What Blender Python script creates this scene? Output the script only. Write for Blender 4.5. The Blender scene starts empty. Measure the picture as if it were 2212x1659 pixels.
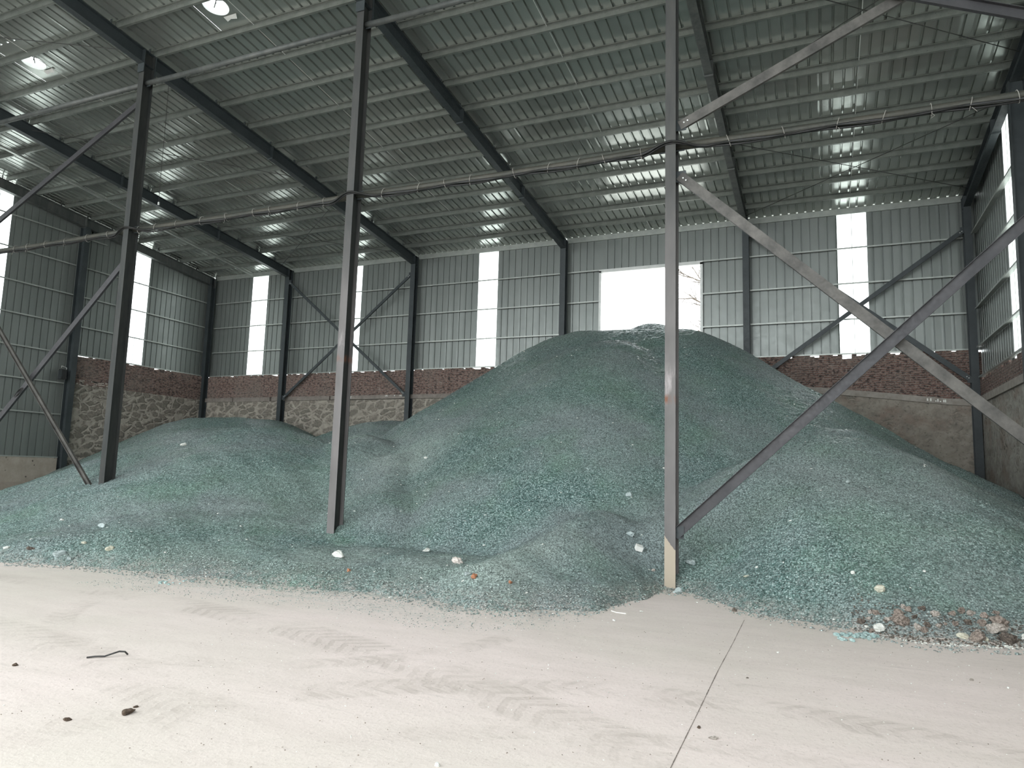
import bpy, bmesh, math, random
import numpy as np
from mathutils import Vector, Matrix

# ------------------------------------------------------------------ camera, world, exposure
sc = bpy.context.scene
COL = sc.collection
cd = bpy.data.cameras.new('camera')
co = bpy.data.objects.new('camera', cd)
COL.objects.link(co)
R_ = Vector((0.917496, 0.396723, 0.028502)); U_ = Vector((0.022834, -0.124078, 0.99201)); F_ = Vector((-0.39709, 0.909514, 0.122899))
M = Matrix((R_, U_, -F_)).transposed().to_4x4()
M.translation = Vector((26.055794, -22.863889, 1.607006))
co.matrix_world = M
cd.sensor_fit = 'HORIZONTAL'; cd.sensor_width = 36.0
cd.lens = 1542.3048 / 2212 * 36
cd.clip_end = 400
sc.camera = co

SKY = 1.35
w = bpy.data.worlds.new('overcast_sky'); sc.world = w
w.use_nodes = True
bg = w.node_tree.nodes['Background']
bg.inputs['Color'].default_value = (0.93, 0.98, 1.0, 1)
bg.inputs['Strength'].default_value = SKY
sc.view_settings.view_transform = 'Standard'
sc.view_settings.look = 'None'
sc.view_settings.gamma = 1
sc.view_settings.use_curve_mapping = False
sc.view_settings.exposure = 1.9

rnd = random.Random(7)

# ------------------------------------------------------------------ material helpers
class NT:
    def __init__(s, name):
        s.m = bpy.data.materials.new(name); s.m.use_nodes = True
        s.t = s.m.node_tree; s.n = s.t.nodes; s.l = s.t.links
        s.p = s.n['Principled BSDF']
        s.out = s.n['Material Output']
        s.geo = s.n.new('ShaderNodeNewGeometry')
        s.pos = s.geo.outputs['Position']
    def link(s, a, b): s.l.new(a, b)
    def val(s, sock, v):
        if hasattr(v, 'is_output') or isinstance(v, bpy.types.NodeSocket): s.l.new(v, sock)
        else: sock.default_value = v
    def map(s, vec=None, scale=(1, 1, 1), rot=(0, 0, 0), loc=(0, 0, 0)):
        n = s.n.new('ShaderNodeMapping'); s.link(vec or s.pos, n.inputs[0])
        n.inputs['Scale'].default_value = scale; n.inputs['Rotation'].default_value = rot; n.inputs['Location'].default_value = loc
        return n.outputs[0]
    def noise(s, vec=None, scale=5, detail=4, rough=.6, dist=0):
        n = s.n.new('ShaderNodeTexNoise'); s.link(vec or s.pos, n.inputs['Vector'])
        n.inputs['Scale'].default_value = scale; n.inputs['Detail'].default_value = detail
        n.inputs['Roughness'].default_value = rough; n.inputs['Distortion'].default_value = dist
        return n.outputs['Fac']
    def voro(s, vec=None, scale=5, feature='F1', out='Distance', rnd_=1.0):
        n = s.n.new('ShaderNodeTexVoronoi'); n.feature = feature; s.link(vec or s.pos, n.inputs['Vector'])
        n.inputs['Scale'].default_value = scale; n.inputs['Randomness'].default_value = rnd_
        return n.outputs[out]
    def ramp(s, fac, stops, interp='LINEAR'):
        n = s.n.new('ShaderNodeValToRGB'); s.link(fac, n.inputs[0]); e = n.color_ramp.elements
        n.color_ramp.interpolation = interp
        while len(e) < len(stops): e.new(.5)
        for i, (p, c) in enumerate(stops):
            e[i].position = p; e[i].color = c if len(c) == 4 else (*c, 1)
        return n.outputs[0]
    def mix(s, fac, a, b, mode='MIX'):
        n = s.n.new('ShaderNodeMix'); n.data_type = 'RGBA'; n.blend_type = mode
        s.val(n.inputs[0], fac); s.val(n.inputs[6], a if isinstance(a, bpy.types.NodeSocket) or len(a) == 4 else (*a, 1))
        s.val(n.inputs[7], b if isinstance(b, bpy.types.NodeSocket) or len(b) == 4 else (*b, 1))
        return n.outputs[2]
    def math(s, op, a, b=0.0, c=None):
        n = s.n.new('ShaderNodeMath'); n.operation = op
        s.val(n.inputs[0], a); s.val(n.inputs[1], b)
        if c is not None: s.val(n.inputs[2], c)
        return n.outputs[0]
    def mapr(s, v, a, b, c=0.0, d=1.0):
        n = s.n.new('ShaderNodeMapRange'); s.val(n.inputs[0], v)
        for i, x in enumerate((a, b, c, d)): n.inputs[i + 1].default_value = x
        return n.outputs[0]
    def sep(s, vec=None):
        n = s.n.new('ShaderNodeSeparateXYZ'); s.link(vec or s.pos, n.inputs[0]); return n.outputs
    def comb(s, x, y, z=0.0):
        n = s.n.new('ShaderNodeCombineXYZ')
        for i, v in enumerate((x, y, z)): s.val(n.inputs[i], v)
        return n.outputs[0]
    def bump(s, h, strength=.5, dist=.02, normal=None):
        n = s.n.new('ShaderNodeBump'); s.link(h, n.inputs['Height'])
        n.inputs['Strength'].default_value = strength; n.inputs['Distance'].default_value = dist
        if normal is not None: s.link(normal, n.inputs['Normal'])
        s.link(n.outputs[0], s.p.inputs['Normal']); return n.outputs[0]
    def set(s, color=None, rough=None, metal=None, **k):
        if color is not None: s.val(s.p.inputs['Base Color'], color if isinstance(color, bpy.types.NodeSocket) or len(color) == 4 else (*color, 1))
        if rough is not None: s.val(s.p.inputs['Roughness'], rough)
        if metal is not None: s.val(s.p.inputs['Metallic'], metal)
        for kk, v in k.items(): s.val(s.p.inputs[kk.replace('_', ' ')], v)
        return s

MAT = {}
def metal_mat(name, c0, c1, rough, metal, nscale=3.0, rvar=.1, bump=0.0, stretch=(1, 1, 1)):
    a = NT(name)
    n = a.noise(a.map(scale=stretch), nscale, 5, .65)
    n2 = a.noise(scale=nscale * 9, detail=3)
    c = a.mix(a.mapr(n, .3, .7), c0, c1)
    a.set(c, a.mapr(n2, .3, .7, rough - rvar, rough + rvar), metal)
    if bump: a.bump(a.noise(scale=.9, detail=2), bump, .02)
    MAT[name] = a.m
    return a
metal_mat('roof_sheet', (.34, .365, .34), (.41, .435, .41), .215, .68, .8, .035, 0, (1, .12, 1))
metal_mat('purlin_metal', (.145, .158, .145), (.215, .228, .21), .34, .5, 4, .08)
metal_mat('wall_sheet', (.175, .192, .182), (.225, .242, .23), .36, .45, .9, .06, 0, (1, 1, .25))
metal_mat('galvanized', (.30, .32, .30), (.42, .44, .41), .38, .45, 4, .08)
metal_mat('dark_paint', (.024, .031, .034), (.045, .054, .057), .5, .15, 2, .1)
metal_mat('worn_paint', (.055, .062, .06), (.11, .115, .108), .55, .25, 1.6, .1, 0, (3, 3, .5))
metal_mat('brace_steel', (.042, .041, .038), (.125, .118, .108), .6, .2, 3.2, .1)
metal_mat('dark_brace', (.028, .028, .031), (.055, .053, .057), .5, .25, 2.2, .1)
metal_mat('rusty_pipe', (.032, .036, .030), (.060, .056, .044), .6, .2, 2.6, .12)
metal_mat('white_metal', (.55, .57, .55), (.7, .7, .68), .45, .2, 3, .1)
metal_mat('black_rubber', (.006, .007, .007), (.014, .014, .015), .45, 0, 3, .1)
metal_mat('tie_plastic', (.22, .21, .19), (.32, .31, .28), .6, 0, 3, .1)
metal_mat('grey_rod', (.018, .019, .018), (.035, .035, .032), .55, .4, 3, .1)
metal_mat('bark', (.08, .065, .05), (.16, .13, .10), .9, 0, 6, .05)

# column with a rubbed, rusty, mud splashed front
def column_mat(name, beige_top, worn):
    a = NT(name)
    xyz = a.sep(); nz = a.sep(a.geo.outputs['Normal'])
    n = a.noise(a.map(scale=(4, 4, .7)), 2.0, 6, .7)
    base = a.mix(a.mapr(n, .35, .7), (.020, .023, .023), (.044, .045, .041))
    front = a.math('LESS_THAN', nz[1], -.5)
    if worn:
        dust = a.math('MULTIPLY', a.mapr(xyz[2], 6.2, 4.4, .12, 1), a.mapr(a.noise(a.map(scale=(2, 2, .8)), 1.5, 3, .5), .3, .7, .55, 1))
        base = a.mix(a.math('MULTIPLY', a.math('MULTIPLY', dust, front), .8), base, (.19, .175, .172))
        sm = a.math('MULTIPLY', a.mapr(a.math('ABSOLUTE', a.math('SUBTRACT', xyz[2], worn + .22)), .35, .05), a.mapr(n, .45, .6))
        base = a.mix(a.math('MULTIPLY', a.math('MULTIPLY', sm, front), .8), base, (.36, .33, .33))
        rust = a.math('MULTIPLY', a.mapr(a.math('ABSOLUTE', a.math('SUBTRACT', xyz[2], worn)), .09, .02), a.mapr(n, .4, .55))
        base = a.mix(rust, base, (.16, .07, .04))
    if beige_top:
        edge = a.math('ADD', xyz[2], a.math('MULTIPLY', a.math('SUBTRACT', xyz[0], 24.0), 1.3))
        edge = a.math('ADD', edge, a.math('MULTIPLY', a.noise(scale=14, detail=3), .09))
        mud = a.math('MULTIPLY', a.math('LESS_THAN', edge, beige_top), a.math('MULTIPLY', front, a.math('LESS_THAN', xyz[1], -12.2)))
        base = a.mix(mud, base, (.37, .315, .245))
    a.set(base, .6, .1)
    MAT[name] = a.m
column_mat('column_mud', .70, 2.75)
column_mat('column_worn', 0, 3.6)
column_mat('column_plain', 0, 0)

# crushed green glass
def cullet(name, tint=(1, 1, 1), pale=0.0):
    a = NT(name)
    c1 = a.voro(None, 46, out='Color'); s1 = a.sep(c1)
    c2 = a.voro(None, 85, out='Color'); s2 = a.sep(c2)
    v = a.math('ADD', a.math('MULTIPLY', s1[0], .62), a.math('MULTIPLY', s2[0], .38))
    col = a.ramp(v, [(0.10, (.030, .074, .068)), (.34, (.118, .205, .190)), (.55, (.205, .305, .288)), (.74, (.32, .445, .43)), (.95, (.62, .74, .72))])
    big = a.noise(scale=.35, detail=3, dist=.5)
    col = a.mix(a.math('MULTIPLY', a.mapr(big, .35, .65), .38), col, (.29, .385, .325))
    lil = a.noise(a.map(loc=(31, 7, 3)), .45, 4, .55)
    col = a.mix(a.math('MULTIPLY', a.mapr(lil, .43, .64), .5), col, (.34, .37, .385))
    grn = a.noise(a.map(loc=(3, 47, 13)), .8, 3)
    col = a.mix(a.math('MULTIPLY', a.mapr(grn, .52, .7), .28), col, (.17, .33, .21))
    xyz = a.sep()
    wob = a.math('MULTIPLY', a.noise(scale=1.7, detail=4, rough=.65), 1.1)
    tot = None   # dusty pale patches: x, y, radius, strength
    for px, py, pr_, st in ((19.0, -13.7, 1.2, .34), (20.9, -13.5, 1.1, .36), (17.2, -14.2, 1.0, .25), (22.3, -13.2, .5, .35), (22.0, -14.1, .95, .5), (22.4, -12.6, .7, .22), (17.4, -9.0, 1.2, .45), (15.6, -7.8, 1.0, .22), (16.9, -11.0, 1.8, .15), (26.6, -10.5, 2.2, .2), (19.2, -2.6, 1.5, .25), (4.5, -6.5, 3.0, .2)):
        dx = a.math('SUBTRACT', xyz[0], px); dy = a.math('SUBTRACT', xyz[1], py)
        d = a.math('ADD', a.math('SQRT', a.math('ADD', a.math('MULTIPLY', dx, dx), a.math('MULTIPLY', dy, dy))), a.math('SUBTRACT', wob, .5))
        f = a.mapr(d, pr_ * 1.25, pr_ * .35, 0, st)
        tot = f if tot is None else a.math('MAXIMUM', tot, f)
    if pale: tot = a.math('MAXIMUM', tot, pale)
    col = a.mix(tot, col, (.56, .64, .59))
    thin = a.math('MULTIPLY', a.mapr(xyz[2], .20, .015), a.mapr(a.noise(scale=2.6, detail=5, rough=.75), .34, .58, .1, .95))
    col = a.mix(a.math('MULTIPLY', thin, a.mapr(s1[1], .25, .6)), col, (.50, .47, .435))
    col = a.mix(1.0, col, tint, 'MULTIPLY')
    a.set(col, a.mapr(s1[1], 0, 1, .25, .7), 0)
    gap = a.mapr(a.voro(None, 46), .32, .72, 1.0, .4)  # darkens the colour between grains, painting in the shade of the gaps
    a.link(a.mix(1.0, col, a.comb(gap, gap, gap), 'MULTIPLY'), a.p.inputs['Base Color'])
    a.bump(a.math('ADD', s1[2], a.math('MULTIPLY', s2[2], .5)), .85, .024)
    MAT[name] = a.m
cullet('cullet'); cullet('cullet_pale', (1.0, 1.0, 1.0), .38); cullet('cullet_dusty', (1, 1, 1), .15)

# dusty concrete floor
def floor_mat():
    a = NT('dusty_concrete')
    big = a.noise(a.map(scale=(.6, 1.1, 1)), .35, 5, .55, .4)
    c = a.mix(a.mapr(big, .35, .66), (.73, .635, .60), (.635, .58, .52))
    med = a.noise(a.map(scale=(.5, 1.6, 1), rot=(0, 0, .35)), 2.2, 6, .7)
    c = a.mix(a.math('MULTIPLY', a.mapr(med, .42, .72), .45), c, (.55, .48, .44))
    fine = a.noise(scale=26, detail=6, rough=.75)
    c = a.mix(a.math('MULTIPLY', a.mapr(fine, .54, .70), .5), c, (.40, .345, .31))
    spk = a.voro(scale=34); c = a.mix(a.math('MULTIPLY', a.mapr(spk, .09, .05), a.mapr(a.noise(scale=1.3, detail=3), .5, .6)), c, (.22, .19, .17))
    dr = a.noise(a.map(scale=(.55, 4.2, 1), rot=(0, 0, .42)), 1.6, 6, .75)
    c = a.mix(a.math('MULTIPLY', a.mapr(dr, .60, .74), .45), c, (.34, .30, .275))
    xyz = a.sep()
    h = a.math('MULTIPLY', fine, .5)
    # tyre tracks: rings of tread marks (centre x, y, radius, half width, extra phase)
    for cx, cy, r, hw, st in ((17.2, -32.5, 16.05, .30, .28), (17.2, -32.5, 14.25, .32, .24), (25.6, -21.4, 4.15, .22, .28), (25.9, -21.9, 3.75, .13, .2), (20.6, -15.8, 2.6, .16, .18)):
        dx = a.math('SUBTRACT', xyz[0], cx); dy = a.math('SUBTRACT', xyz[1], cy)
        d = a.math('SQRT', a.math('ADD', a.math('MULTIPLY', dx, dx), a.math('MULTIPLY', dy, dy)))
        off = a.math('SUBTRACT', d, r)
        band = a.mapr(a.math('ABSOLUTE', off), hw, hw * .75)
        ang = a.math('MULTIPLY', a.math('ARCTAN2', dy, dx), r * 36)
        chev = a.math('SINE', a.math('ADD', ang, a.math('ADD', a.math('MULTIPLY', a.math('ABSOLUTE', off), 26), a.math('MULTIPLY', med, 9))))
        pat = a.math('MULTIPLY', band, a.mapr(chev, -.1, .6))
        brk = a.mapr(a.noise(a.map(loc=(cx, cy, r)), 1.1, 5, .7), .44, .62)
        f = a.math('MULTIPLY', a.math('MULTIPLY', pat, brk), st)
        c = a.mix(f, c, (.37, .32, .28))
        c = a.mix(a.math('MULTIPLY', a.math('MULTIPLY', band, brk), .25), c, (.42, .37, .33))
        h = a.math('SUBTRACT', h, a.math('MULTIPLY', f, 1.1))
    # green grit dragged out from the heap
    toe = a.mapr(xyz[1], -16.3, -14.6)
    g = a.math('MULTIPLY', toe, a.mapr(a.noise(a.map(scale=(.6, 2, 1)), 1.6, 5, .7), .42, .62))
    g = a.math('MULTIPLY', g, a.math('MULTIPLY', a.mapr(xyz[0], 23.6, 22.2), a.mapr(xyz[0], 14.0, 18.5)))
    c = a.mix(a.math('MULTIPLY', g, a.mapr(a.sep(a.voro(scale=40, out='Color'))[0], .35, .6)), c, (.27, .36, .34))
    a.set(c, .85, 0)
    a.bump(h, .5, .012)
    MAT['floor'] = a.m
floor_mat()

def wall_vec(a, axis):
    x = a.sep()
    return a.comb(x[axis], x[2], 0.0)
def brick_mat(name, axis):
    a = NT(name)
    v = wall_vec(a, axis)
    n = a.n.new('ShaderNodeTexBrick'); a.link(a.map(v), n.inputs['Vector'])
    n.inputs['Scale'].default_value = 1; n.inputs['Brick Width'].default_value = .25; n.inputs['Row Height'].default_value = .064
    n.inputs['Mortar Size'].default_value = .009; n.inputs['Mortar Smooth'].default_value = .2; n.inputs['Bias'].default_value = -.2
    n.inputs['Color1'].default_value = (.20, .12, .098, 1); n.inputs['Color2'].default_value = (.26, .165, .14, 1); n.inputs['Mortar'].default_value = (.29, .255, .225, 1)
    dk = a.noise(a.map(scale=(1, 1, 2.2)), 9, 5, .75)
    c = a.mix(a.mapr(dk, .47, .60), n.outputs['Color'], (.04, .032, .03))
    lt = a.noise(a.map(loc=(9, 9, 9)), 3.2, 6, .8)
    c = a.mix(a.math('MULTIPLY', a.mapr(lt, .58, .72), .6), c, (.42, .36, .32))
    gr = a.noise(scale=.6, detail=3)
    c = a.mix(a.math('MULTIPLY', a.mapr(gr, .5, .65), .35), c, (.21, .19, .165))
    a.set(c, .9, 0)
    h = a.math('ADD', a.math('MULTIPLY', n.outputs['Fac'], -.8), a.math('MULTIPLY', dk, -1.2))
    a.bump(h, .8, .03)
    MAT[name] = a.m
brick_mat('brick_x', 0); brick_mat('brick_y', 1)
def stone_mat(name, axis, mortar=(.40, .365, .31), plaster=False):
    a = NT(name)
    v = wall_vec(a, axis)
    wob = a.noise(v, 2.2, 3)
    vv = a.n.new('ShaderNodeVectorMath'); vv.operation = 'ADD'
    a.link(a.map(v, scale=(1.5, 2.9, 1)), vv.inputs[0]); a.link(a.comb(wob, a.math('MULTIPLY', wob, 1.4), 0.0), vv.inputs[1])
    e = a.voro(vv.outputs[0], 1.6, 'DISTANCE_TO_EDGE'); cc = a.sep(a.voro(vv.outputs[0], 1.6, out='Color'))
    n = a.noise(scale=11, detail=6, rough=.7)
    st = a.mix(cc[0], (.19, .175, .145), (.29, .255, .215))
    st = a.mix(a.mapr(n, .38, .68), st, (.12, .11, .095))
    m = a.mapr(a.math('ADD', e, a.math('MULTIPLY', n, .16)), .13, .25)
    if plaster:
        pl = a.mapr(a.noise(a.map(loc=(5, 5, 5)), 1.4, 5, .65), .34, .54)
        m = a.math('MULTIPLY', m, a.math('SUBTRACT', 1.0, a.math('MULTIPLY', pl, .95)))
    mo = a.mix(a.mapr(a.noise(scale=5, detail=5), .35, .65), mortar, tuple(x * .72 for x in mortar))
    if plaster:
        rs = a.math('MULTIPLY', a.mapr(a.noise(a.map(loc=(1, 2, 8), scale=(1, 1, 1.5)), .9, 4), .5, .65), .5)
        mo = a.mix(rs, mo, (.20, .125, .095)); mo = a.mix(a.math('MULTIPLY', a.mapr(n, .55, .68), .7), mo, (.08, .07, .06))
    c = a.mix(m, mo, st)
    a.set(c, .92, 0)
    a.bump(a.math('ADD', a.math('MULTIPLY', m, .7), a.math('MULTIPLY', n, -.5)), .9, .045)
    MAT[name] = a.m
stone_mat('stone_x', 0); stone_mat('stone_y', 1, (.42, .385, .33)); stone_mat('stone_px', 0, (.33, .295, .25), True); stone_mat('stone_py', 1, (.38, .36, .32), True)

def simple(name, c0, c1, scale=6, rough=.9, bump=.4, pits=0, pitcol=(.08, .07, .06)):
    a = NT(name)
    n = a.noise(scale=scale, detail=6, rough=.7)
    c = a.mix(a.mapr(n, .35, .68), c0, c1)
    if pits:
        p = a.math('MULTIPLY', a.mapr(a.voro(scale=pits), .17, .11), a.mapr(a.noise(scale=2.2, detail=2), .5, .56))
        c = a.mix(p, c, pitcol)
    a.set(c, rough, 0); a.bump(n, bump, .03); MAT[name] = a.m
simple('concrete_band', (.24, .215, .19), (.36, .33, .295), 5)
simple('concrete_band_dark', (.17, .15, .132), (.27, .24, .212), 5)
simple('concrete_block', (.27, .235, .195), (.36, .32, .27), 3, .9, .3, 5)
simple('concrete_step', (.24, .20, .165), (.31, .27, .225), 3)
simple('quartz', (.62, .63, .58), (.82, .82, .78), 18, .7, .7)
simple('quartz_pink', (.58, .50, .45), (.78, .72, .68), 18, .8, .7)
simple('quartz_yellow', (.42, .40, .30), (.68, .66, .56), 22, .8, .7)
simple('rubble', (.13, .10, .082), (.60, .50, .43), 42, .9, 1.0)
simple('rubble_pale', (.28, .24, .20), (.75, .68, .62), 42, .9, 1.0)
simple('rubble_dark', (.05, .04, .034), (.27, .22, .18), 40, .9, 1.0)
simple('terracotta', (.36, .15, .08), (.46, .22, .12), 20, .9, .5)
simple('grey_stone', (.30, .36, .36), (.48, .54, .53), 14, .6, .6)
simple('joint', (.15, .125, .105), (.27, .23, .2), 12)
simple('dark_clod', (.05, .035, .025), (.13, .09, .06), 20, .95, .8)
simple('white_foam', (.74, .74, .70), (.80, .80, .76), 20, .8, .1)
simple('outdoor_ground', (.56, .54, .50), (.66, .64, .60), 1.5)
simple('dead_grass', (.60, .585, .55), (.72, .70, .66), 9)
simple('wire', (.012, .012, .012), (.03, .028, .025), 20, .6, .1)

def glass_lump():
    a = NT('green_glass')
    n = a.noise(scale=20, detail=3)
    a.set(a.mix(a.mapr(n, .35, .65), (.34, .50, .49), (.58, .73, .71)), .12, 0, Transmission_Weight=.35, IOR=1.5)
    MAT['green_glass'] = a.m
glass_lump()
def panel():
    a = NT('translucent_panel')
    t = a.n.new('ShaderNodeBsdfTranslucent'); t.inputs[0].default_value = (.90, .95, .93, 1)
    tr = a.n.new('ShaderNodeBsdfTransparent'); tr.inputs[0].default_value = (.95, .98, .96, 1)
    n = a.noise(a.map(scale=(7, 7, .8)), 1.5, 4)
    m = a.n.new('ShaderNodeMixShader'); a.link(a.mapr(n, .3, .7, .32, .48), m.inputs[0])
    a.link(t.outputs[0], m.inputs[1]); a.link(tr.outputs[0], m.inputs[2]); a.link(m.outputs[0], a.out.inputs[0])
    MAT['panel'] = a.m
panel()

# ------------------------------------------------------------------ mesh helpers
class MB:
    def __init__(s): s.v = []; s.f = []
    def add(s, v, f):
        o = len(s.v); s.v += [tuple(p) for p in v]; s.f += [tuple(i + o for i in q) for q in f]; return s
    def box(s, x0, x1, y0, y1, z0, z1):
        v = [(x, y, z) for x in (x0, x1) for y in (y0, y1) for z in (z0, z1)]
        return s.add(v, [(0, 1, 3, 2), (4, 6, 7, 5), (0, 4, 5, 1), (2, 3, 7, 6), (0, 2, 6, 4), (1, 5, 7, 3)])
    def prof(s, poly, p0, p1, side, up, closed=True):
        """extrude a polygon of (side, up) offsets from p0 to p1"""
        p0, p1, side, up = map(Vector, (p0, p1, side, up)); n = len(poly)
        a = [p0 + side * q[0] + up * q[1] for q in poly]; b = [p1 + side * q[0] + up * q[1] for q in poly]
        f = [(i, (i + 1) % n, n + (i + 1) % n, n + i) for i in range(n)] + [tuple(range(n))[::-1], tuple(range(n, 2 * n))]
        return s.add(a + b, f)
    def tube(s, pts, r, n=10):
        pts = [Vector(p) for p in pts]; rings = []
        for i, p in enumerate(pts):
            d = (pts[min(i + 1, len(pts) - 1)] - pts[max(i - 1, 0)]).normalized()
            a = d.cross(Vector((0, 0, 1)));
            if a.length < 1e-3: a = d.cross(Vector((0, 1, 0)))
            a.normalize(); b = a.cross(d)
            rr = r[i] if isinstance(r, (list, tuple)) else r
            rings.append([p + (a * math.cos(t) + b * math.sin(t)) * rr for t in [2 * math.pi * k / n for k in range(n)]])
        v = [q for g in rings for q in g]; f = []
        for i in range(len(pts) - 1):
            for k in range(n):
                f.append((i * n + k, i * n + (k + 1) % n, (i + 1) * n + (k + 1) % n, (i + 1) * n + k))
        f.append(tuple(range(n))[::-1]); f.append(tuple(range((len(pts) - 1) * n, len(pts) * n)))
        return s.add(v, f)
    def build(s, name, mat, parent=None, smooth=False, **k):
        me = bpy.data.meshes.new(name); me.from_pydata(s.v, [], s.f)
        bm = bmesh.new(); bm.from_mesh(me); bmesh.ops.recalc_face_normals(bm, faces=bm.faces); bm.to_mesh(me); bm.free()
        if smooth: me.polygons.foreach_set('use_smooth', [True] * len(me.polygons))
        me.materials.append(MAT[mat])
        o = bpy.data.objects.new(name, me); COL.objects.link(o)
        if parent: o.parent = parent
        for kk, v in k.items(): o[kk] = v
        return o

def tag(o, label, cat, group=None):
    o['label'] = label; o['category'] = cat
    if group: o['group'] = group
    return o
def empty(name, loc, label, cat, group=None):
    o = bpy.data.objects.new(name, None); o.empty_display_size = .2; COL.objects.link(o); o.location = loc
    return tag(o, label, cat, group)
def child(mb, name, mat, par, **k):
    """build a mesh in world coordinates and hang it under par"""
    L = Vector(par.location)
    mb.v = [tuple(Vector(p) - L) for p in mb.v]
    return mb.build(name, mat, par, **k)

def grand(mb, name, mat, root, part, **k):
    L = Vector(root.location)
    mb.v = [tuple(Vector(p) - L) for p in mb.v]
    return mb.build(name, mat, part, **k)

def Hsec(d, b, tw=.008, tf=.011):   # (side, up): web along up, flanges at +-d/2
    h, w2, t = d / 2, b / 2, tw / 2
    return [(-w2, -h), (w2, -h), (w2, -h + tf), (t, -h + tf), (t, h - tf), (w2, h - tf), (w2, h), (-w2, h), (-w2, h - tf), (-t, h - tf), (-t, -h + tf), (-w2, -h + tf)]
def Csec(h, b, t=.006):             # web along up at side=0, flanges to +side
    h2 = h / 2
    return [(0, -h2), (b, -h2), (b, -h2 + t), (t, -h2 + t), (t, h2 - t), (b, h2 - t), (b, h2), (0, h2)]
def Zsec(h, b, t=.004, lip=.018):
    h2 = h / 2
    return [(-b, -h2), (t, -h2), (t, h2 - t), (b - t, h2 - t), (b - t, h2 - lip), (b, h2 - lip), (b, h2), (0, h2), (0, -h2 + t), (-b + t, -h2 + t), (-b + t, -h2 + lip), (-b, -h2 + lip)]

ZR, SL = 9.78, .1086                 # underside of the roof sheet at the back wall, roof slope
def roof_z(y): return ZR - SL * y
XL, XR = 1.63, 30.1
COLX = [1.63, 6, 12, 18, 24, 29.95]
FRONT = -25.6
ROW = -12.16

# ------------------------------------------------------------------ floor and ground
b = MB(); b.box(XL - .3, XR + .3, FRONT - 4, .35, -.3, 0)
b.build('floor', 'floor', kind='structure')
b = MB(); b.box(-60, 90, -70, 60, -.6, -.32)
b.build('ground', 'outdoor_ground', kind='structure')
# floor expansion joint
b = MB(); pts = [(25.185, -14.0), (25.2, -15.2), (25.205, -16.4), (25.225, -17.6), (25.24, -18.7), (25.25, -20.2), (25.27, -23)]
for (x0, y0), (x1, y1) in zip(pts, pts[1:]):
    n_ = 8
    for k in range(n_):
        ta, tb = k / n_, (k + .97) / n_
        wv = .002 + .0022 * rnd.random()
        xa, ya = x0 + (x1 - x0) * ta, y0 + (y1 - y0) * ta; xb, yb = x0 + (x1 - x0) * tb, y0 + (y1 - y0) * tb
        b.add([(xa - wv, ya, .0015), (xa + wv, ya, .0015), (xb + wv, yb, .0015), (xb - wv, yb, .0015)], [(0, 1, 2, 3)])
b.build('trim_1', 'joint', kind='structure')

# ------------------------------------------------------------------ corrugated sheets
jit = random.Random(99)
def sheet_profile(u0, u1, pitch, rib, depth, ph=0.0):
    """list of (u, d): flat pans with narrow trapezoid grooves pushed outward by depth"""
    out = [(u0, 0)]
    k = math.floor((u0 - ph) / pitch)
    while True:
        c = ph + k * pitch + pitch / 2; k += 1
        pts = [(c - rib / 2, 0), (c - rib / 4, depth), (c + rib / 4, depth), (c + rib / 2, 0)]
        if pts[0][0] <= u0: continue
        if pts[3][0] >= u1: break
        out += [(c - pitch * .30, jit.uniform(-.0035, .0035)), pts[0], pts[1], pts[2], pts[3]] if c - pitch * .30 > u0 and len(out) else pts
    out.append((u1, 0)); return out

def wall_sheet(mb, u0, u1, zb, zt, axis, base, sgn):
    """axis 0: wall along X at y=base; axis 1: wall along Y at x=base; sgn: outward"""
    pr = sheet_profile(u0, u1, .245, .034, .026)
    v = []; f = []
    for u, d in pr:
        for z in (zb(u) if callable(zb) else zb, zt(u) if callable(zt) else zt):
            v.append((u, base + sgn * d, z) if axis == 0 else (base + sgn * d, u, z))
    for i in range(len(pr) - 1): f.append((2 * i, 2 * i + 2, 2 * i + 3, 2 * i + 1))
    mb.add(v, f)

SILL = 5.33
WALLTOP = ZR - .005
wins = [(3.78, 4.62), (8.62, 9.42), (14.58, 15.36), (26.6, 27.4)]
door = (19.23, 22.62, 8.5)
mb = MB()
def back_zb(u):
    if 11.62 < u < 11.82: return SILL + 1.25 * max(0, 1 - abs(u - 11.74) / .09)
    return SILL
cur = XL - .05
for a_, b_ in wins[:3] + [door[:2]] + wins[3:] + [(XR + .05, 0)]:
    if a_ > 11.7 and cur < 11.5:
        wall_sheet(mb, cur, 11.64, SILL, WALLTOP, 0, .08, 1)
        v = [(11.64, .08, SILL), (11.69, .08, 6.35), (11.73, .08, 6.35), (11.84, .08, SILL), (11.64, .08, WALLTOP), (11.84, .08, WALLTOP)]
        mb.add([(11.64, .08, SILL), (11.70, .08, 6.4), (11.64, .08, 6.4)], [(0, 1, 2)])
        mb.add([(11.64, .08, 6.4), (11.84, .08, 6.4), (11.84, .08, WALLTOP), (11.64, .08, WALLTOP)], [(0, 1, 2, 3)])
        mb.add([(11.76, .08, SILL), (11.84, .08, SILL), (11.84, .08, 6.4), (11.70, .08, 6.4)], [(0, 1, 2, 3)])
        cur = 11.84
    wall_sheet(mb, cur, a_, SILL, WALLTOP, 0, .08, 1); cur = b_
wall_sheet(mb, door[0], door[1], door[2], WALLTOP, 0, .08, 1)
wall_back = mb.build('wall_back', 'wall_sheet', kind='structure')

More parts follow.
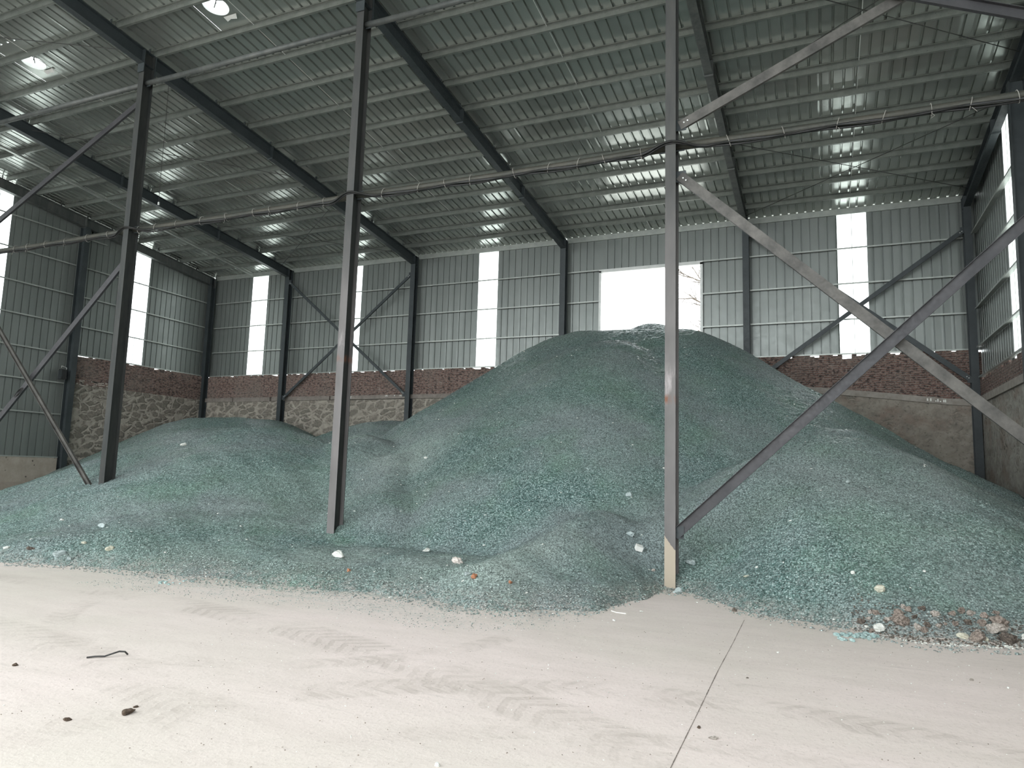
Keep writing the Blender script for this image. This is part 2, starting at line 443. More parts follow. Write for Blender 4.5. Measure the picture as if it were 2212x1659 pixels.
mb = MB()
lw = [(-4.05, -3.2), (-9.45, -8.6), (-15.4, -14.5), (-21.2, -20.3)]
def side_top(u): return roof_z(u) - .005
cur = 0.1; segs = []
for a_, b_ in lw: segs.append((b_, cur)); cur = a_
segs.append((FRONT, cur))
for a_, b_ in segs:
    if b_ > -6.2 and a_ < -6.2:
        wall_sheet(mb, -6.2, b_, SILL, side_top, 1, XL - .08, -1); wall_sheet(mb, a_, -6.2, 1.68, side_top, 1, XL - .08, -1)
    else: wall_sheet(mb, a_, b_, SILL if a_ > -6.2 else 1.68, side_top, 1, XL - .08, -1)
wall_sheet(mb, lw[1][0], lw[1][1], 1.68, 5.3, 1, XL - .08, -1)
wall_left = mb.build('wall_left', 'wall_sheet', kind='structure')

mb = MB()
rw = [(-4.38, -3.6), (-9.4, -8.6), (-15.4, -14.5), (-21.2, -20.3)]
RS = 4.5
cur = 0.1
for a_, b_ in rw + [(FRONT, FRONT)]:
    if b_ < cur: wall_sheet(mb, b_ if b_ != FRONT else FRONT, cur, RS, side_top, 1, XR + .02, 1)
    cur = a_
wall_right = mb.build('wall_right', 'wall_sheet', kind='structure')

# translucent strips are the windows
nwin = 0
def window(axis, u0, u1, zb, zt, base, sgn):
    global nwin
    nwin += 1
    m = MB(); wall_sheet(m, u0 - .03, u1 + .03, zb, zt, axis, base, sgn)
    o = m.build('window_%d' % nwin, 'panel', kind='structure')
    # centre lap line of the two sheets
    c = (u0 + u1) / 2; q = MB()
    zt_ = (zt(c) if callable(zt) else zt)
    if axis == 0: q.box(c - .008, c + .008, base - .012, base, zb, zt_)
    else: q.box(min(base, base - sgn * .012), max(base, base - sgn * .012), c - .008, c + .008, zb, zt_)
    q.build('lap_seam', 'galvanized', o)
for a_, b_ in wins: window(0, a_, b_, SILL - .08, WALLTOP, .09, 1)
for i, (a_, b_) in enumerate(lw): window(1, a_, b_, SILL, side_top, XL - .09, -1)
for i, (a_, b_) in enumerate(rw): window(1, a_, b_, RS - .15, side_top, XR + .03, 1)

# doorway frame in the back wall
mb = MB()
mb.box(door[0] - .03, door[0] + .05, -.02, .14, SILL - 1, door[2]); mb.box(door[1] - .05, door[1] + .03, -.02, .14, SILL - 1, door[2])
mb.box(door[0] - .03, door[1] + .03, -.02, .14, door[2] - .06, door[2] + .05)
mb.build('door_1', 'white_metal', kind='structure')

# ------------------------------------------------------------------ roof sheet
mb = MB()
vents = [(14.57, -12.68), (8.695, -12.68)]
pr = sheet_profile(XL - .25, XR + .25, .235, .056, .042)
def roof_strip(m, pr_, y0, y1):
    v = []; f = []
    for u, d in pr_:
        v.append((u, y0, roof_z(y0) + d)); v.append((u, y1, roof_z(y1) + d))
    for i in range(len(pr_) - 1): f.append((2 * i, 2 * i + 1, 2 * i + 3, 2 * i + 2))
    m.add(v, f)
roof_strip(mb, pr, .085, -12.0); roof_strip(mb, pr, -13.35, FRONT)
# the strip with the round vent holes
NB = 40
def prof_d(u):
    for (a0, d0), (a1, d1) in zip(pr, pr[1:]):
        if a0 <= u <= a1: return d0 + (d1 - d0) * (u - a0) / max(a1 - a0, 1e-6)
    return 0
y0, y1 = -12.0, -13.35
segs = []; cur = XL - .25
for vx, vy in sorted(vents):
    segs.append((cur, vx - .47)); cur = vx + .47
segs.append((cur, XR + .25))
for a_, b_ in segs:
    roof_strip(mb, [(a_, prof_d(a_))] + [p for p in pr if a_ < p[0] < b_] + [(b_, prof_d(b_))], y0, y1)
VR = .27
for vx, vy in vents:
    N = 48; inner = []; outer = []
    for k in range(N):
        t = 2 * math.pi * (k + .5) / N; c, s = math.cos(t), math.sin(t)
        inner.append((vx + VR * c, vy + VR * s, roof_z(vy + VR * s)))
        sc_ = min(.47 / max(abs(c), 1e-6), (.68 if s > 0 else .67) / max(abs(s), 1e-6))
        ox, oy = vx + c * sc_, vy + s * sc_; oy = max(min(oy, y0), y1)
        outer.append((ox, oy, roof_z(oy) + .001))
    for cx_ in (vx - .47, vx + .47):
        for cy_ in (y0, y1):
            k_ = min(range(N), key=lambda i: (outer[i][0] - cx_) ** 2 + (outer[i][1] - cy_) ** 2)
            outer[k_] = (cx_, cy_, roof_z(cy_) + .001)
    mb.add(inner + outer, [(k, (k + 1) % N, N + (k + 1) % N, N + k) for k in range(N)])
ceiling = mb.build('ceiling', 'roof_sheet', kind='structure')

# turbine vents
for i, (vx, vy) in enumerate(vents):
    z = roof_z(vy)
    e = empty('roof_vent', (vx, vy, z), ('round spinning roof vent nearer the top edge, above the second bay' if i == 0 else 'round spinning roof vent at the far left of the roof'), 'roof vent', 'round vents in the roof')
    m = MB(); N = 32
    ring = [(VR * math.cos(2 * math.pi * k / N), VR * math.sin(2 * math.pi * k / N)) for k in range(N)]
    v = [(vx + x, vy + y, z - .01 - SL * y) for x, y in ring] + [(vx + x, vy + y, z + .22) for x, y in ring]
    m.add(v, [(k, (k + 1) % N, N + (k + 1) % N, N + k) for k in range(N)]); child(m, 'throat', 'white_metal', e)
    m = MB()
    for k in range(20):      # curved vanes
        t = 2 * math.pi * k / 20; vv = []
        for j in range(6):
            ph = j / 5 * math.pi; rr = .16 + .20 * math.sin(ph); zz = z + .24 + .42 * j / 5
            for dt in (0, .22):
                vv.append((vx + rr * math.cos(t + dt + ph * .12), vy + rr * math.sin(t + dt + ph * .12), zz))
        m.add(vv, [(2 * j, 2 * j + 1, 2 * j + 3, 2 * j + 2) for j in range(5)])
    child(m, 'turbine_vanes', 'panel', e)
    m = MB(); m.tube([(vx, vy, z + .05), (vx, vy, z + .7)], .012, 6)
    for t in (.4, 2.5, 4.6): m.tube([(vx, vy, z + .12), (vx + VR * math.cos(t), vy + VR * math.sin(t), z + .12)], .009, 6)
    child(m, 'spindle', 'grey_rod', e)
    m = MB(); m.tube([(vx, vy, z + .64), (vx, vy, z + .68)], .17, 20); child(m, 'cap', 'white_metal', e)
    m = MB()                 # added pale flap standing in for daylight caught below the vent
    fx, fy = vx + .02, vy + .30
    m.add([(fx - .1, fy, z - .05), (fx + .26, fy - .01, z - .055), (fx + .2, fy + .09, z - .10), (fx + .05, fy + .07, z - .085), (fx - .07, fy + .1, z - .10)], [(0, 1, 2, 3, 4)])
    child(m, 'light_patch', 'white_metal', e)

# ------------------------------------------------------------------ masonry under the sheets
def ragged_top(m, u0, u1, zb, zt, axis, f0, f1, amp=.03, step=.125, holes=()):
    """brick wall top with uneven last course"""
    u = u0; k = 0
    while u < u1 - 1e-4:
        e_ = min(u + step, u1); c = (u + e_) / 2
        t = (zt(c) if callable(zt) else zt) + rnd.choice((0, 0, 0, -.03, .0, -.064 if amp > .05 else 0)) * (1 if amp else 0)
        for h0, h1, d_ in holes:
            if h0 < c < h1: t -= d_
        zb_ = zb(c) if callable(zb) else zb
        if axis == 0: m.box(u, e_, f0, f1, zb_, t)
        else: m.box(f0, f1, u, e_, zb_, t)
        u = e_
BF = -.10           # inner face of the masonry
m = MB(); ragged_top(m, XL, 22.9, 4.38, SILL - .015, 0, BF, .3, .08)
wbk = m.build('brick_band', 'brick_x', wall_back)
def bandz(x): return float(np.interp(x, [22.9, 25.5, 27.4, 29.3, 30.3], [4.45, 4.40, 4.2, 3.97, 3.9]))
m = MB(); ragged_top(m, 22.9, XR, bandz, SILL - .015, 0, BF, .3, .08, holes=((26.62, 26.75, .07), (26.75, 26.88, .13), (27.0, 27.15, .06), (27.4, 27.5, .1)))
m.build('brick_band', 'brick_x', wall_back)
def strip(m, u0, u1, z0f, z1f, axis, f0, f1, step=.4):
    u = u0
    while u < u1 - 1e-4:
        e_ = min(u + step, u1)
        P = []
        for uu in (u, e_):
            for ff in (f0, f1):
                for zf in (z0f, z1f):
                    zz = zf(uu) if callable(zf) else zf
                    P.append((uu, ff, zz) if axis == 0 else (ff, uu, zz))
        m.add(P, [(0, 1, 3, 2), (4, 6, 7, 5), (0, 4, 5, 1), (2, 3, 7, 6), (0, 2, 6, 4), (1, 5, 7, 3)])
        u = e_
m = MB(); strip(m, XL, 12, 0, 4.22, 0, BF + .02, .3); m.build('stone_base', 'stone_x', wall_back)
m = MB(); strip(m, 12, 22.9, 0, 4.22, 0, BF + .02, .3); m.build('stone_base', 'stone_x', wall_back)
m = MB(); strip(m, 22.9, XR, 0, lambda x: bandz(x) - .17, 0, BF + .02, .3); m.build('stone_base', 'stone_px', wall_back)
for a_, b_, dz in ((XL, 3.3, 0), (3.35, 5.3, .0), (5.4, 8.3, .01), (8.36, 11.9, .02), (12.0, 15.2, .01), (15.25, 22.9, 0)):
    m = MB(); m.box(a_, b_, BF - .015, .28, 4.22 + dz, 4.385); m.build('concrete_band', 'concrete_band_dark', wall_back)
m = MB(); strip(m, 22.9, XR, lambda x: bandz(x) - .17, bandz, 0, BF - .03, .28); m.build('concrete_band', 'concrete_band', wall_back)
m = MB()
for xx in (28.75, 28.83, 28.95, 29.0, 29.06, 29.14, 29.18): m.box(xx, xx + .035, BF - .034, BF - .028, bandz(xx) - .12, bandz(xx) - .12 + rnd.choice((.03, .07, .08)))
for xx in (9.1, 9.2, 9.29): m.add([(xx, BF - .018, 4.26), (xx + .03, BF - .018, 4.25), (xx + .06, BF - .018, 4.37), (xx + .035, BF - .018, 4.37)], [(0, 1, 2, 3)])
for xx in (10.9, 10.94, 10.99, 11.3, 11.55, 11.6): m.box(xx, xx + .025, BF - .02, BF - .014, 4.33, 4.33 + rnd.choice((.03, .05)))
m.build('chalk_mark', 'white_foam', wall_back, label='white chalky marks on the concrete band')

# left wall masonry (between the corner and its middle column)
m = MB(); ragged_top(m, -6.1, 0, 4.3, SILL - .015, 1, XL - .3, XL + .08, .08); m.build('brick_band', 'brick_y', wall_left)
m = MB(); strip(m, -6.1, 0, 0, 4.3, 1, XL - .3, XL + .06); m.build('stone_base', 'stone_y', wall_left)
m = MB()
for k in range(26):
    yy = rnd.uniform(-6.0, -4.6); zz = 4.25 + rnd.uniform(0, .18); m.box(XL + .07, XL + .10, yy, yy + rnd.uniform(.05, .16), zz, zz + .04)
m.build('whitewash_patch', 'rubble_pale', wall_left)
m = MB(); m.box(XL - .35, XL + .12, FRONT, -6.32, .82, 1.68); m.build('concrete_plinth', 'concrete_block', wall_left)
m = MB(); m.box(XL - .35, XL + .22, FRONT, -6.32, 0, .82); m.build('concrete_step', 'concrete_step', wall_left)
m = MB(); m.box(XL + .0, XL + .14, -25, -6.32, 1.66, 1.70); m.build('drip_ledge', 'galvanized', wall_left)
# right wall masonry
m = MB(); ragged_top(m, FRONT, 0, 3.98, RS - .02, 1, XR - .1, XR + .3, .08, holes=((-4.4, -3.6, .06),)); m.build('brick_band', 'brick_y', wall_right)
m = MB(); m.box(XR - .14, XR + .28, FRONT, -.1, 3.80, 3.985); m.build('concrete_band', 'concrete_band', wall_right)
m = MB(); m.box(XR - .08, XR + .3, FRONT, 0, 0, 3.80); m.build('stone_base', 'stone_py', wall_right)

# ------------------------------------------------------------------ columns
def column(x, y, z0, z1, label, mat='dark_paint', d=.26, bf=.16, along='y', group='dark steel building columns', plate=True, inner=None):
    e = empty('steel_column', (x, y, z0), label, 'column', group)
    side, up = ((1, 0, 0), (0, 1, 0)) if along == 'y' else ((0, 1, 0), (1, 0, 0))
    m = MB(); m.prof(Hsec(d, bf, .008, .012), (x, y, z0), (x, y, z1), side, up); child(m, 'shaft', mat, e)
    if plate:
        m = MB(); m.box(x - .13, x + .13, y - .17, y + .17, z0 - .0, z0 + .018); bp = child(m, 'base_plate', 'worn_paint', e)
        for sx in (-.1, .1):
            for sy in (-.14, .14):
                m = MB(); m.tube([(x + sx, y + sy, z0 + .018), (x + sx, y + sy, z0 + .06)], .012, 6); grand(m, 'anchor_bolt', 'dark_brace', e, bp)
    return e
rz = lambda y: roof_z(y) - .16     # top of the rafters
iz = rz(ROW) - .02
column(6, ROW, 0, iz, 'interior steel column of the front row, beyond the left edge', 'column_plain')
c12 = column(12, ROW, 0, iz, 'leftmost interior column, its foot buried in the left glass mound', 'column_plain')
c18 = column(18, ROW, 0, iz, 'interior column left of the big heap, worn brown face, foot buried in glass', 'column_worn')
c24 = column(24, ROW, 0, iz, 'interior column right of centre with beige mud on its foot, standing on bare floor', 'column_mud')
c30 = column(29.9, ROW, 0, iz, 'interior steel column of the front row, beyond the right edge', 'column_plain')
for e, x in ((c12, 12), (c18, 18), (c24, 24)):
    for sy in (-1, 1):
        m = MB(); m.box(x - .10, x + .10, ROW + sy * .15 - .009, ROW + sy * .15 + .009, rz(ROW) - .52, rz(ROW) + .02); child(m, 'end_plate', 'dark_paint', e)
names = ['in the far left corner', 'on the back wall just right of the left corner window', 'on the back wall where the left mounds dip', 'on the back wall left of the doorway, foot behind the big heap', 'on the back wall right of the doorway', 'in the far right corner']
bc = []
for i, x in enumerate(COLX):
    xx = x + (.12 if i == 0 else -.05 if i == 5 else 0)
    bc.append(column(xx, -.22, 0, rz(-.2) - .0, 'dark steel column ' + names[i], 'dark_paint', .24, .19, group='back wall columns', plate=False))
column(XL + .18, -6.2, 0, rz(-6.2) - .36, 'dark steel column halfway along the left wall, lamp beside it', 'dark_paint', .28, .2, 'x', 'side wall columns', False)
column(29.88, -6.08, 0, rz(-6.08) - .36, 'dark steel column of the right wall at the right edge', 'dark_paint', .28, .2, 'x', 'side wall columns', False)

# ------------------------------------------------------------------ rafters
def rafter(x, label, mat='dark_paint', splices=(-4.1,), d=.33, bf=.17, yb=-.12):
    e = empty('roof_rafter', (x, yb, rz(yb) - d / 2), label, 'rafter', 'sloping roof rafters')
    ya, yz = yb, FRONT
    up = Vector((0, SL, 1)).normalized(); 
    m = MB(); m.prof(Hsec(d, bf, .007, .010), (x, ya, rz(ya) - d / 2), (x, yz, rz(yz) - d / 2), (1, 0, 0), up); child(m, 'beam', mat, e)
    for s in splices:
        for dy in (-.012, .012):
            m = MB(); m.box(x - .095, x + .095, s + dy - .008, s + dy + .008, rz(s) - d - .03, rz(s) + .01); child(m, 'splice_plate', mat, e)
    m = MB(); m.box(x - .1, x + .1, yb - .02, yb, rz(yb) - d - .08, rz(yb)); child(m, 'splice_plate', mat, e)
    for k in range(1, 16):     # purlin cleats
        y = -(k + .08); m = MB(); m.box(x - .03, x + .03, y - .055, y - .045, rz(y), rz(y) + .15); child(m, 'purlin_cleat', mat, e)
    return e
rafter(XL + .12, 'roof rafter lying along the top of the left wall', 'worn_paint', splices=(-6.2,))
rafter(6, 'dark roof rafter next to the left wall, meeting the post right of the corner window', splices=(-4.1, -8.1))
rafter(12, 'dark roof rafter carried by the leftmost interior column', splices=(-4.1, -8.1))
rafter(18, 'roof rafter carried by the interior column left of the big heap', 'dark_paint', splices=(-4.1, -8.1))
rafter(24, 'roof rafter right of the doorway, carried by the mud footed column', 'worn_paint', splices=(-4.1, -8.1))
rafter(29.9, 'roof rafter lying along the top of the right wall', splices=(-4.1,))

# ------------------------------------------------------------------ purlins
ORD = ['', 'first', 'second', 'third', 'fourth', 'fifth', 'sixth', 'seventh', 'eighth', 'ninth', 'tenth', 'eleventh', 'twelfth', 'thirteenth', 'fourteenth', 'fifteenth']
BAYN = ['in the leftmost roof bay', 'in the second roof bay from the left', 'in the middle roof bay', 'in the roof bay before the doorway', 'in the rightmost roof bay']
bx = [XL + .12, 6, 12, 18, 24, 29.9]
up = Vector((0, SL, 1)).normalized(); sd = Vector((0, -1, SL)).normalized()
PH = .16
for bay in range(5):
    xa, xb = bx[bay] + .012, bx[bay + 1] - .012
    m = MB(); y = -.14; zc = roof_z(y) - .10
    m.prof(Csec(.19, .06, .004), (xa, .01, zc), (xb, .01, zc), (0, 1, 0), (0, 0, 1))
    tag(m.build('eave_strut', 'galvanized'), 'galvanized eave strut on the back wall ' + BAYN[bay], 'strut', 'eave struts')
    protos = None
    for k in range(1, 16):
        y = -(k + .02); zc = roof_z(y) - PH / 2 - .004
        if protos is None:
            m = MB(); m.prof(Zsec(PH, .045), (xa, 0, 0), (xb, 0, 0), sd, up)
            o = m.build('roof_purlin', 'purlin_metal'); protos = o
        else:
            o = protos.copy(); COL.objects.link(o)
        o.location = (0, y, zc)
        tag(o, 'galvanized roof purlin, %s from the back wall %s' % (ORD[k], BAYN[bay]), 'purlin', 'roof purlins')
    # sag rod through the purlins at mid bay
    xm = (xa + xb) / 2; m = MB(); m.tube([(xm, -.15, roof_z(-.15) - .05), (xm, -15.9, roof_z(-15.9) - .05)], .007, 6)
    tag(m.build('sag_rod', 'white_metal'), 'thin pale sag rod crossing the purlins ' + BAYN[bay], 'rod', 'purlin sag rods')
# flat tie bar under the leftmost bay
m = MB(); m.prof([(-.05, -.03), (.05, -.03), (.05, .03), (-.05, .03)], (4.06, -.3, roof_z(-.3) - .22), (4.06, -14.5, roof_z(-14.5) - .22), (1, 0, 0), up)
tag(m.build('tie_bar', 'galvanized'), 'grey tie bar under the purlins parallel to the left wall', 'bar')

# crossed roof rods
rods = [((24.08, -.87), (29.8, -5.02), 'thin roof bracing rod falling leftwards to the post right of the doorway'), ((29.82, -1.05), (24.08, -5.02), 'thin roof bracing rod falling rightwards to the far right corner'),
        ((24.08, -11.0), (29.82, -6.75), 'long thin roof bracing rod at the upper right corner'), ((24.08, -6.75), (29.82, -11.0), 'roof bracing rod running under the upper right brace'),
        ((6.08, -10.97), (11.92, -6.6), 'thin roof bracing rod seen across the leftmost interior column'), ((6.08, -.9), (11.92, -5.05), 'thin roof bracing rod nearest the back wall in the second bay, sloping left'),
        ((11.92, -.9), (6.08, -5.05), 'thin roof bracing rod nearest the back wall in the second bay, sloping right'), ((11.92, -12.5), (6.08, -15.4), 'thin roof bracing rod at the upper left corner')]
for (xa, ya), (xb, yb), lab in rods:
    m = MB(); m.tube([(xa, ya, roof_z(ya) - .30), (xb, yb, roof_z(yb) - .30)], .009, 6)
    tag(m.build('bracing_rod', 'grey_rod'), lab, 'rod', 'roof bracing rods')
m = MB(); m.tube([(11.63, -11.26, roof_z(-11.26) - .02), (11.64, -11.25, 9.6), (11.66, -11.27, 8.4), (11.67, -11.26, 7.74)], .006, 6)
hw = m.build('hanging_wire', 'wire'); tag(hw, 'thin wire hanging down from the roof right of the leftmost interior column', 'wire')
m = MB(); m.box(11.655, 11.685, -11.275, -11.245, 7.69, 7.76); m.build('end_hook', 'white_metal', hw)

# ------------------------------------------------------------------ wall girts (C rails) per bay
def girt(axis, u0, u1, z, base, label, group, h=.06, dpt=.10, sgn=-1):
    """shelf like rail standing inward from the sheet"""
    m = MB()
    P = [(0, -.004), (dpt - .012, -.004), (dpt - .012, -h * .55), (dpt, -h * .55), (dpt, .012), (0, .012)]
    P += []
    if axis == 0: m.prof(P, (u0, base, z), (u1, base, z), (0, sgn, 0), (0, 0, 1))
    else: m.prof(P, (base, u0, z), (base, u1, z), (sgn, 0, 0), (0, 0, 1))
    tag(m.build('wall_girt', 'galvanized'), label, 'rail', group)
GZ = [(8.54, 'uppermost'), (7.46, 'second'), (6.38, 'third'), (SILL + .02, 'bottom')]
BW = ['between the left corner and the next column', 'behind the left crossed braces', 'with the middle window', 'beside the doorway', 'behind the right crossed braces']
for bay in range(5):
    xa, xb = (XL + .22 if bay == 0 else COLX[bay] + .0), COLX[bay + 1]
    for z, nm in GZ:
        lab = '%s horizontal wall rail of the back wall %s' % (nm, BW[bay])
        if bay == 3:
            if nm == 'bottom': continue
            girt(0, xa, door[0] - .03, z, .07, lab + ', left part', 'back wall rails'); girt(0, door[1] + .03, xb, z, .07, lab + ', right part', 'back wall rails')
        else: girt(0, xa, xb, z, .07, lab, 'back wall rails')
for z, nm in GZ:
    girt(1, -6.1, -.05, z, XL - .07, nm + ' horizontal rail of the left wall, between corner and middle column', 'left wall rails', sgn=1)
for z, nm in ((9.62, 'uppermost'), (8.54, 'second'), (7.46, 'third'), (6.4, 'fourth'), (5.34, 'fifth'), (4.28, 'sixth'), (3.18, 'lowest')):
    if z > 9: girt(1, -12, -5.2 if z < 9.7 else -6.3, z, XL - .07, nm + ' rail of the left wall, nearest the left edge', 'left wall rails', sgn=1)
    else: girt(1, -12, -6.3, z, XL - .07, nm + ' rail of the left wall, nearest the left edge', 'left wall rails', sgn=1)
for z, nm in ((8.55, 'uppermost'), (7.46, 'second'), (6.42, 'third'), (5.36, 'fourth'), (4.53, 'bottom')):
    girt(1, -5.98, -.3, z, XR, nm + ' horizontal rail of the right wall', 'right wall rails', .06, .14, -1)

# ------------------------------------------------------------------ diagonal braces
def brace(name, p0, p1, h, bdep, mat, label, group, flip=1, bolts=True):
    p0, p1 = Vector(p0), Vector(p1); dirv = (p1 - p0).normalized()
    e = empty(name, p0, label, 'brace', group)
    side = Vector((0, flip, 0)); upv = dirv.cross(Vector((0, 1, 0))).normalized()
    if upv.z < 0: upv = -upv
    m = MB(); m.prof(Csec(h, bdep, .007), p0, p1, side, upv); child(m, 'channel', mat, e)
    if bolts:
        for p, s in ((p0, 1), (p1, -1)):
            m = MB(); q = p + dirv * s * .02
            m.box(q.x - .085, q.x + .085, q.y + (.012 if flip > 0 else -.02), q.y + (.02 if flip > 0 else -.012), q.z - .09, q.z + .09); gp = child(m, 'gusset_plate', 'dark_paint', e)
            for dd in (.08, .14):
                q = p + dirv * s * dd; m = MB(); m.tube([(q.x, q.y - flip * .02, q.z), (q.x, q.y + flip * .005, q.z)], .013, 6); grand(m, 'bolt', 'white_metal', e, gp)
    return e
gi = 'crossed braces of the interior column row'
brace('diagonal_brace', (24.11, ROW + .02, 6.26), (29.8, ROW + .02, .88), .15, .05, 'brace_steel', 'pale worn steel brace falling right from the mud footed column', gi)
brace('diagonal_brace', (24.09, ROW - .05, .80), (29.8, ROW - .05, 6.2), .15, .06, 'dark_brace', 'dark steel brace rising right from near the foot of the mud footed column', gi, -1)
brace('diagonal_brace', (24.11, ROW + .02, 7.08), (29.8, ROW + .02, 9.6), .15, .05, 'brace_steel', 'brown steel brace rising right from the upper part of the mud footed column', gi)
brace('diagonal_brace', (24.11, ROW - .05, 9.95), (29.8, ROW - .05, 7.22), .16, .06, 'dark_brace', 'dark steel brace crossing the top right corner', gi, -1)
brace('diagonal_brace', (6.1, ROW + .02, 7.06), (11.9, ROW + .02, 9.85), .13, .05, 'dark_brace', 'steel brace rising to the top of the leftmost interior column', gi)
brace('diagonal_brace', (6.1, ROW + .02, .75), (11.9, ROW + .02, 6.1), .13, .05, 'dark_brace', 'steel brace rising right to the middle of the leftmost interior column', gi)
brace('diagonal_brace', (6.1, ROW - .05, 6.36), (11.9, ROW - .05, .75), .11, .05, 'brace_steel', 'steel brace falling right into the glass beside the leftmost interior column', gi, -1)
gb = 'crossed braces against the back wall'
brace('diagonal_brace', (6.12, -.36, 9.1), (11.9, -.36, 4.36), .10, .05, 'dark_paint', 'thin brace on the back wall falling right, behind the worn interior column', gb)
brace('diagonal_brace', (6.15, -.30, 4.32), (11.9, -.30, 8.95), .10, .05, 'dark_paint', 'thin brace on the back wall rising right, behind the worn interior column', gb)
brace('diagonal_brace', (24.12, -.36, 9.2), (29.8, -.36, 4.45), .14, .05, 'dark_paint', 'dark brace on the back wall falling to the far right corner', gb)
brace('diagonal_brace', (24.3, -.30, 4.62), (29.82, -.30, 8.68), .12, .05, 'dark_paint', 'dark brace on the back wall rising to the far right corner', gb)
# knot of wire on the left brace
m = MB()
for k in range(5): m.tube([(8.72 + .02 * k + .07 * math.cos(t), ROW - .03 + .05 * math.sin(t * 1.0), 3.10 + .02 * k + .08 * math.sin(t)) for t in [i_ * .7 for i_ in range(10)]], .006, 5)
tag(m.build('wire_knot', 'wire'), 'twist of wire wound round the rising left brace', 'wire')

# ------------------------------------------------------------------ long pipes along the interior row
spans = [(6.05, 11.95, 'left of the leftmost interior column'), (12.05, 17.95, 'between the two left interior columns'), (18.05, 23.95, 'across the big heap'), (24.05, 29.85, 'right of the mud footed column')]
for xa, xb, nm in spans:
    e = empty('tie_pipe', (xa, ROW + .03, 6.74), 'rusty horizontal pipe carrying cables, ' + nm, 'pipe', 'lower horizontal pipes')
    m = MB(); m.tube([(xa + (xb - xa) * t / 6, ROW + .03, 6.74 - .03 * math.sin(math.pi * t / 6)) for t in range(7)], .062, 16); child(m, 'tube', 'rusty_pipe', e, smooth=True)
    for x, s in ((xa, 1), (xb, -1)):
        m = MB(); m.box(min(x, x + s * .14), max(x, x + s * .14), ROW + .024, ROW + .036, 6.66, 6.82); child(m, 'end_plate', 'dark_paint', e)
    e = empty('top_strut', (xa, ROW + .0, 10.2), 'round grey strut just below the roof, ' + nm, 'strut', 'upper horizontal struts')
    m = MB(); m.tube([(xa, ROW, 10.2), (xb, ROW, 10.2)], .058, 16); child(m, 'tube', 'worn_paint', e, smooth=True)
    for x, s in ((xa, 1), (xb, -1)):
        m = MB(); m.box(min(x, x + s * .12), max(x, x + s * .12), ROW - .006, ROW + .006, 10.12, 10.28); child(m, 'end_plate', 'dark_paint', e)

def cable_pts(yo, zo, amp, ph):
    P = []
    for i in range(0, 241):
        x = 6 + (29.9 - 6) * i / 240
        dcol = min(abs(x - c) for c in (6, 12, 18, 24, 29.9))
        fr = max(0.0, 1 - dcol / .55); fr = fr * fr * (3 - 2 * fr)
        z = 6.74 - .085 - zo + amp * math.sin(x * 4.1 + ph) * (1 - fr) + fr * .10
        y = ROW - .03 - yo - fr * .13
        P.append((x, y, z))
    return P
c1 = cable_pts(.0, .0, .012, 0); c2 = cable_pts(.03, .012, .02, 1.3)
m = MB(); m.tube(c1, .021, 7); m.tube(cable_pts(-.025, .02, .015, 2.0), .016, 7); ca = m.build('electric_cable', 'black_rubber', smooth=True)
tag(ca, 'thick black electric cable tied under the lower pipe and looped round each column', 'cable')
m = MB(); m.tube(c2, .008, 6); cb = m.build('electric_cable', 'grey_rod', smooth=True)
tag(cb, 'thin grey electric wire beside the thick black cable under the lower pipe', 'cable')
x = 6.5
while x < 29.8:
    if min(abs(x - c) for c in (12, 18, 24)) > .25:
        m = MB(); tl = .03 * rnd.uniform(-1, 1)
        m.tube([(x + tl * math.sin(t), ROW + .005 + .070 * math.cos(t), 6.71 + .09 * math.sin(t) - .01) for t in [2 * math.pi * k / 12 for k in range(13)]], .005, 5)
        if rnd.random() < .35: m.tube([(x, ROW - .06, 6.62), (x + .03, ROW - .08, 6.57), (x - .02 + .08 * rnd.random(), ROW - .08, 6.54)], .0035, 5)
        m.build('cable_tie', 'tie_plastic', ca)
    x += rnd.uniform(.42, .85)

# flood lamp beside the left wall column
lamp = empty('flood_lamp', (XL + .22, -6.42, 4.55), 'small black flood lamp on a pale bracket beside the left wall column', 'lamp')
m = MB(); m.box(XL + .12, XL + .30, -6.60, -6.42, 4.38, 4.72); child(m, 'housing', 'black_rubber', lamp)
m = MB()
for k in range(6): m.box(XL + .11, XL + .31, -6.61, -6.60, 4.40 + k * .05, 4.425 + k * .05)
child(m, 'cooling_fins', 'dark_paint', lamp)
m = MB(); m.tube([(XL + .2, -6.56, 4.78), (XL + .2, -6.56, 4.84), (XL + .2, -6.38, 4.80), (XL + .2, -6.36, 4.42), (XL + .2, -6.42, 4.40)], .012, 6); child(m, 'bracket', 'white_metal', lamp)

# ------------------------------------------------------------------ heaps of crushed glass

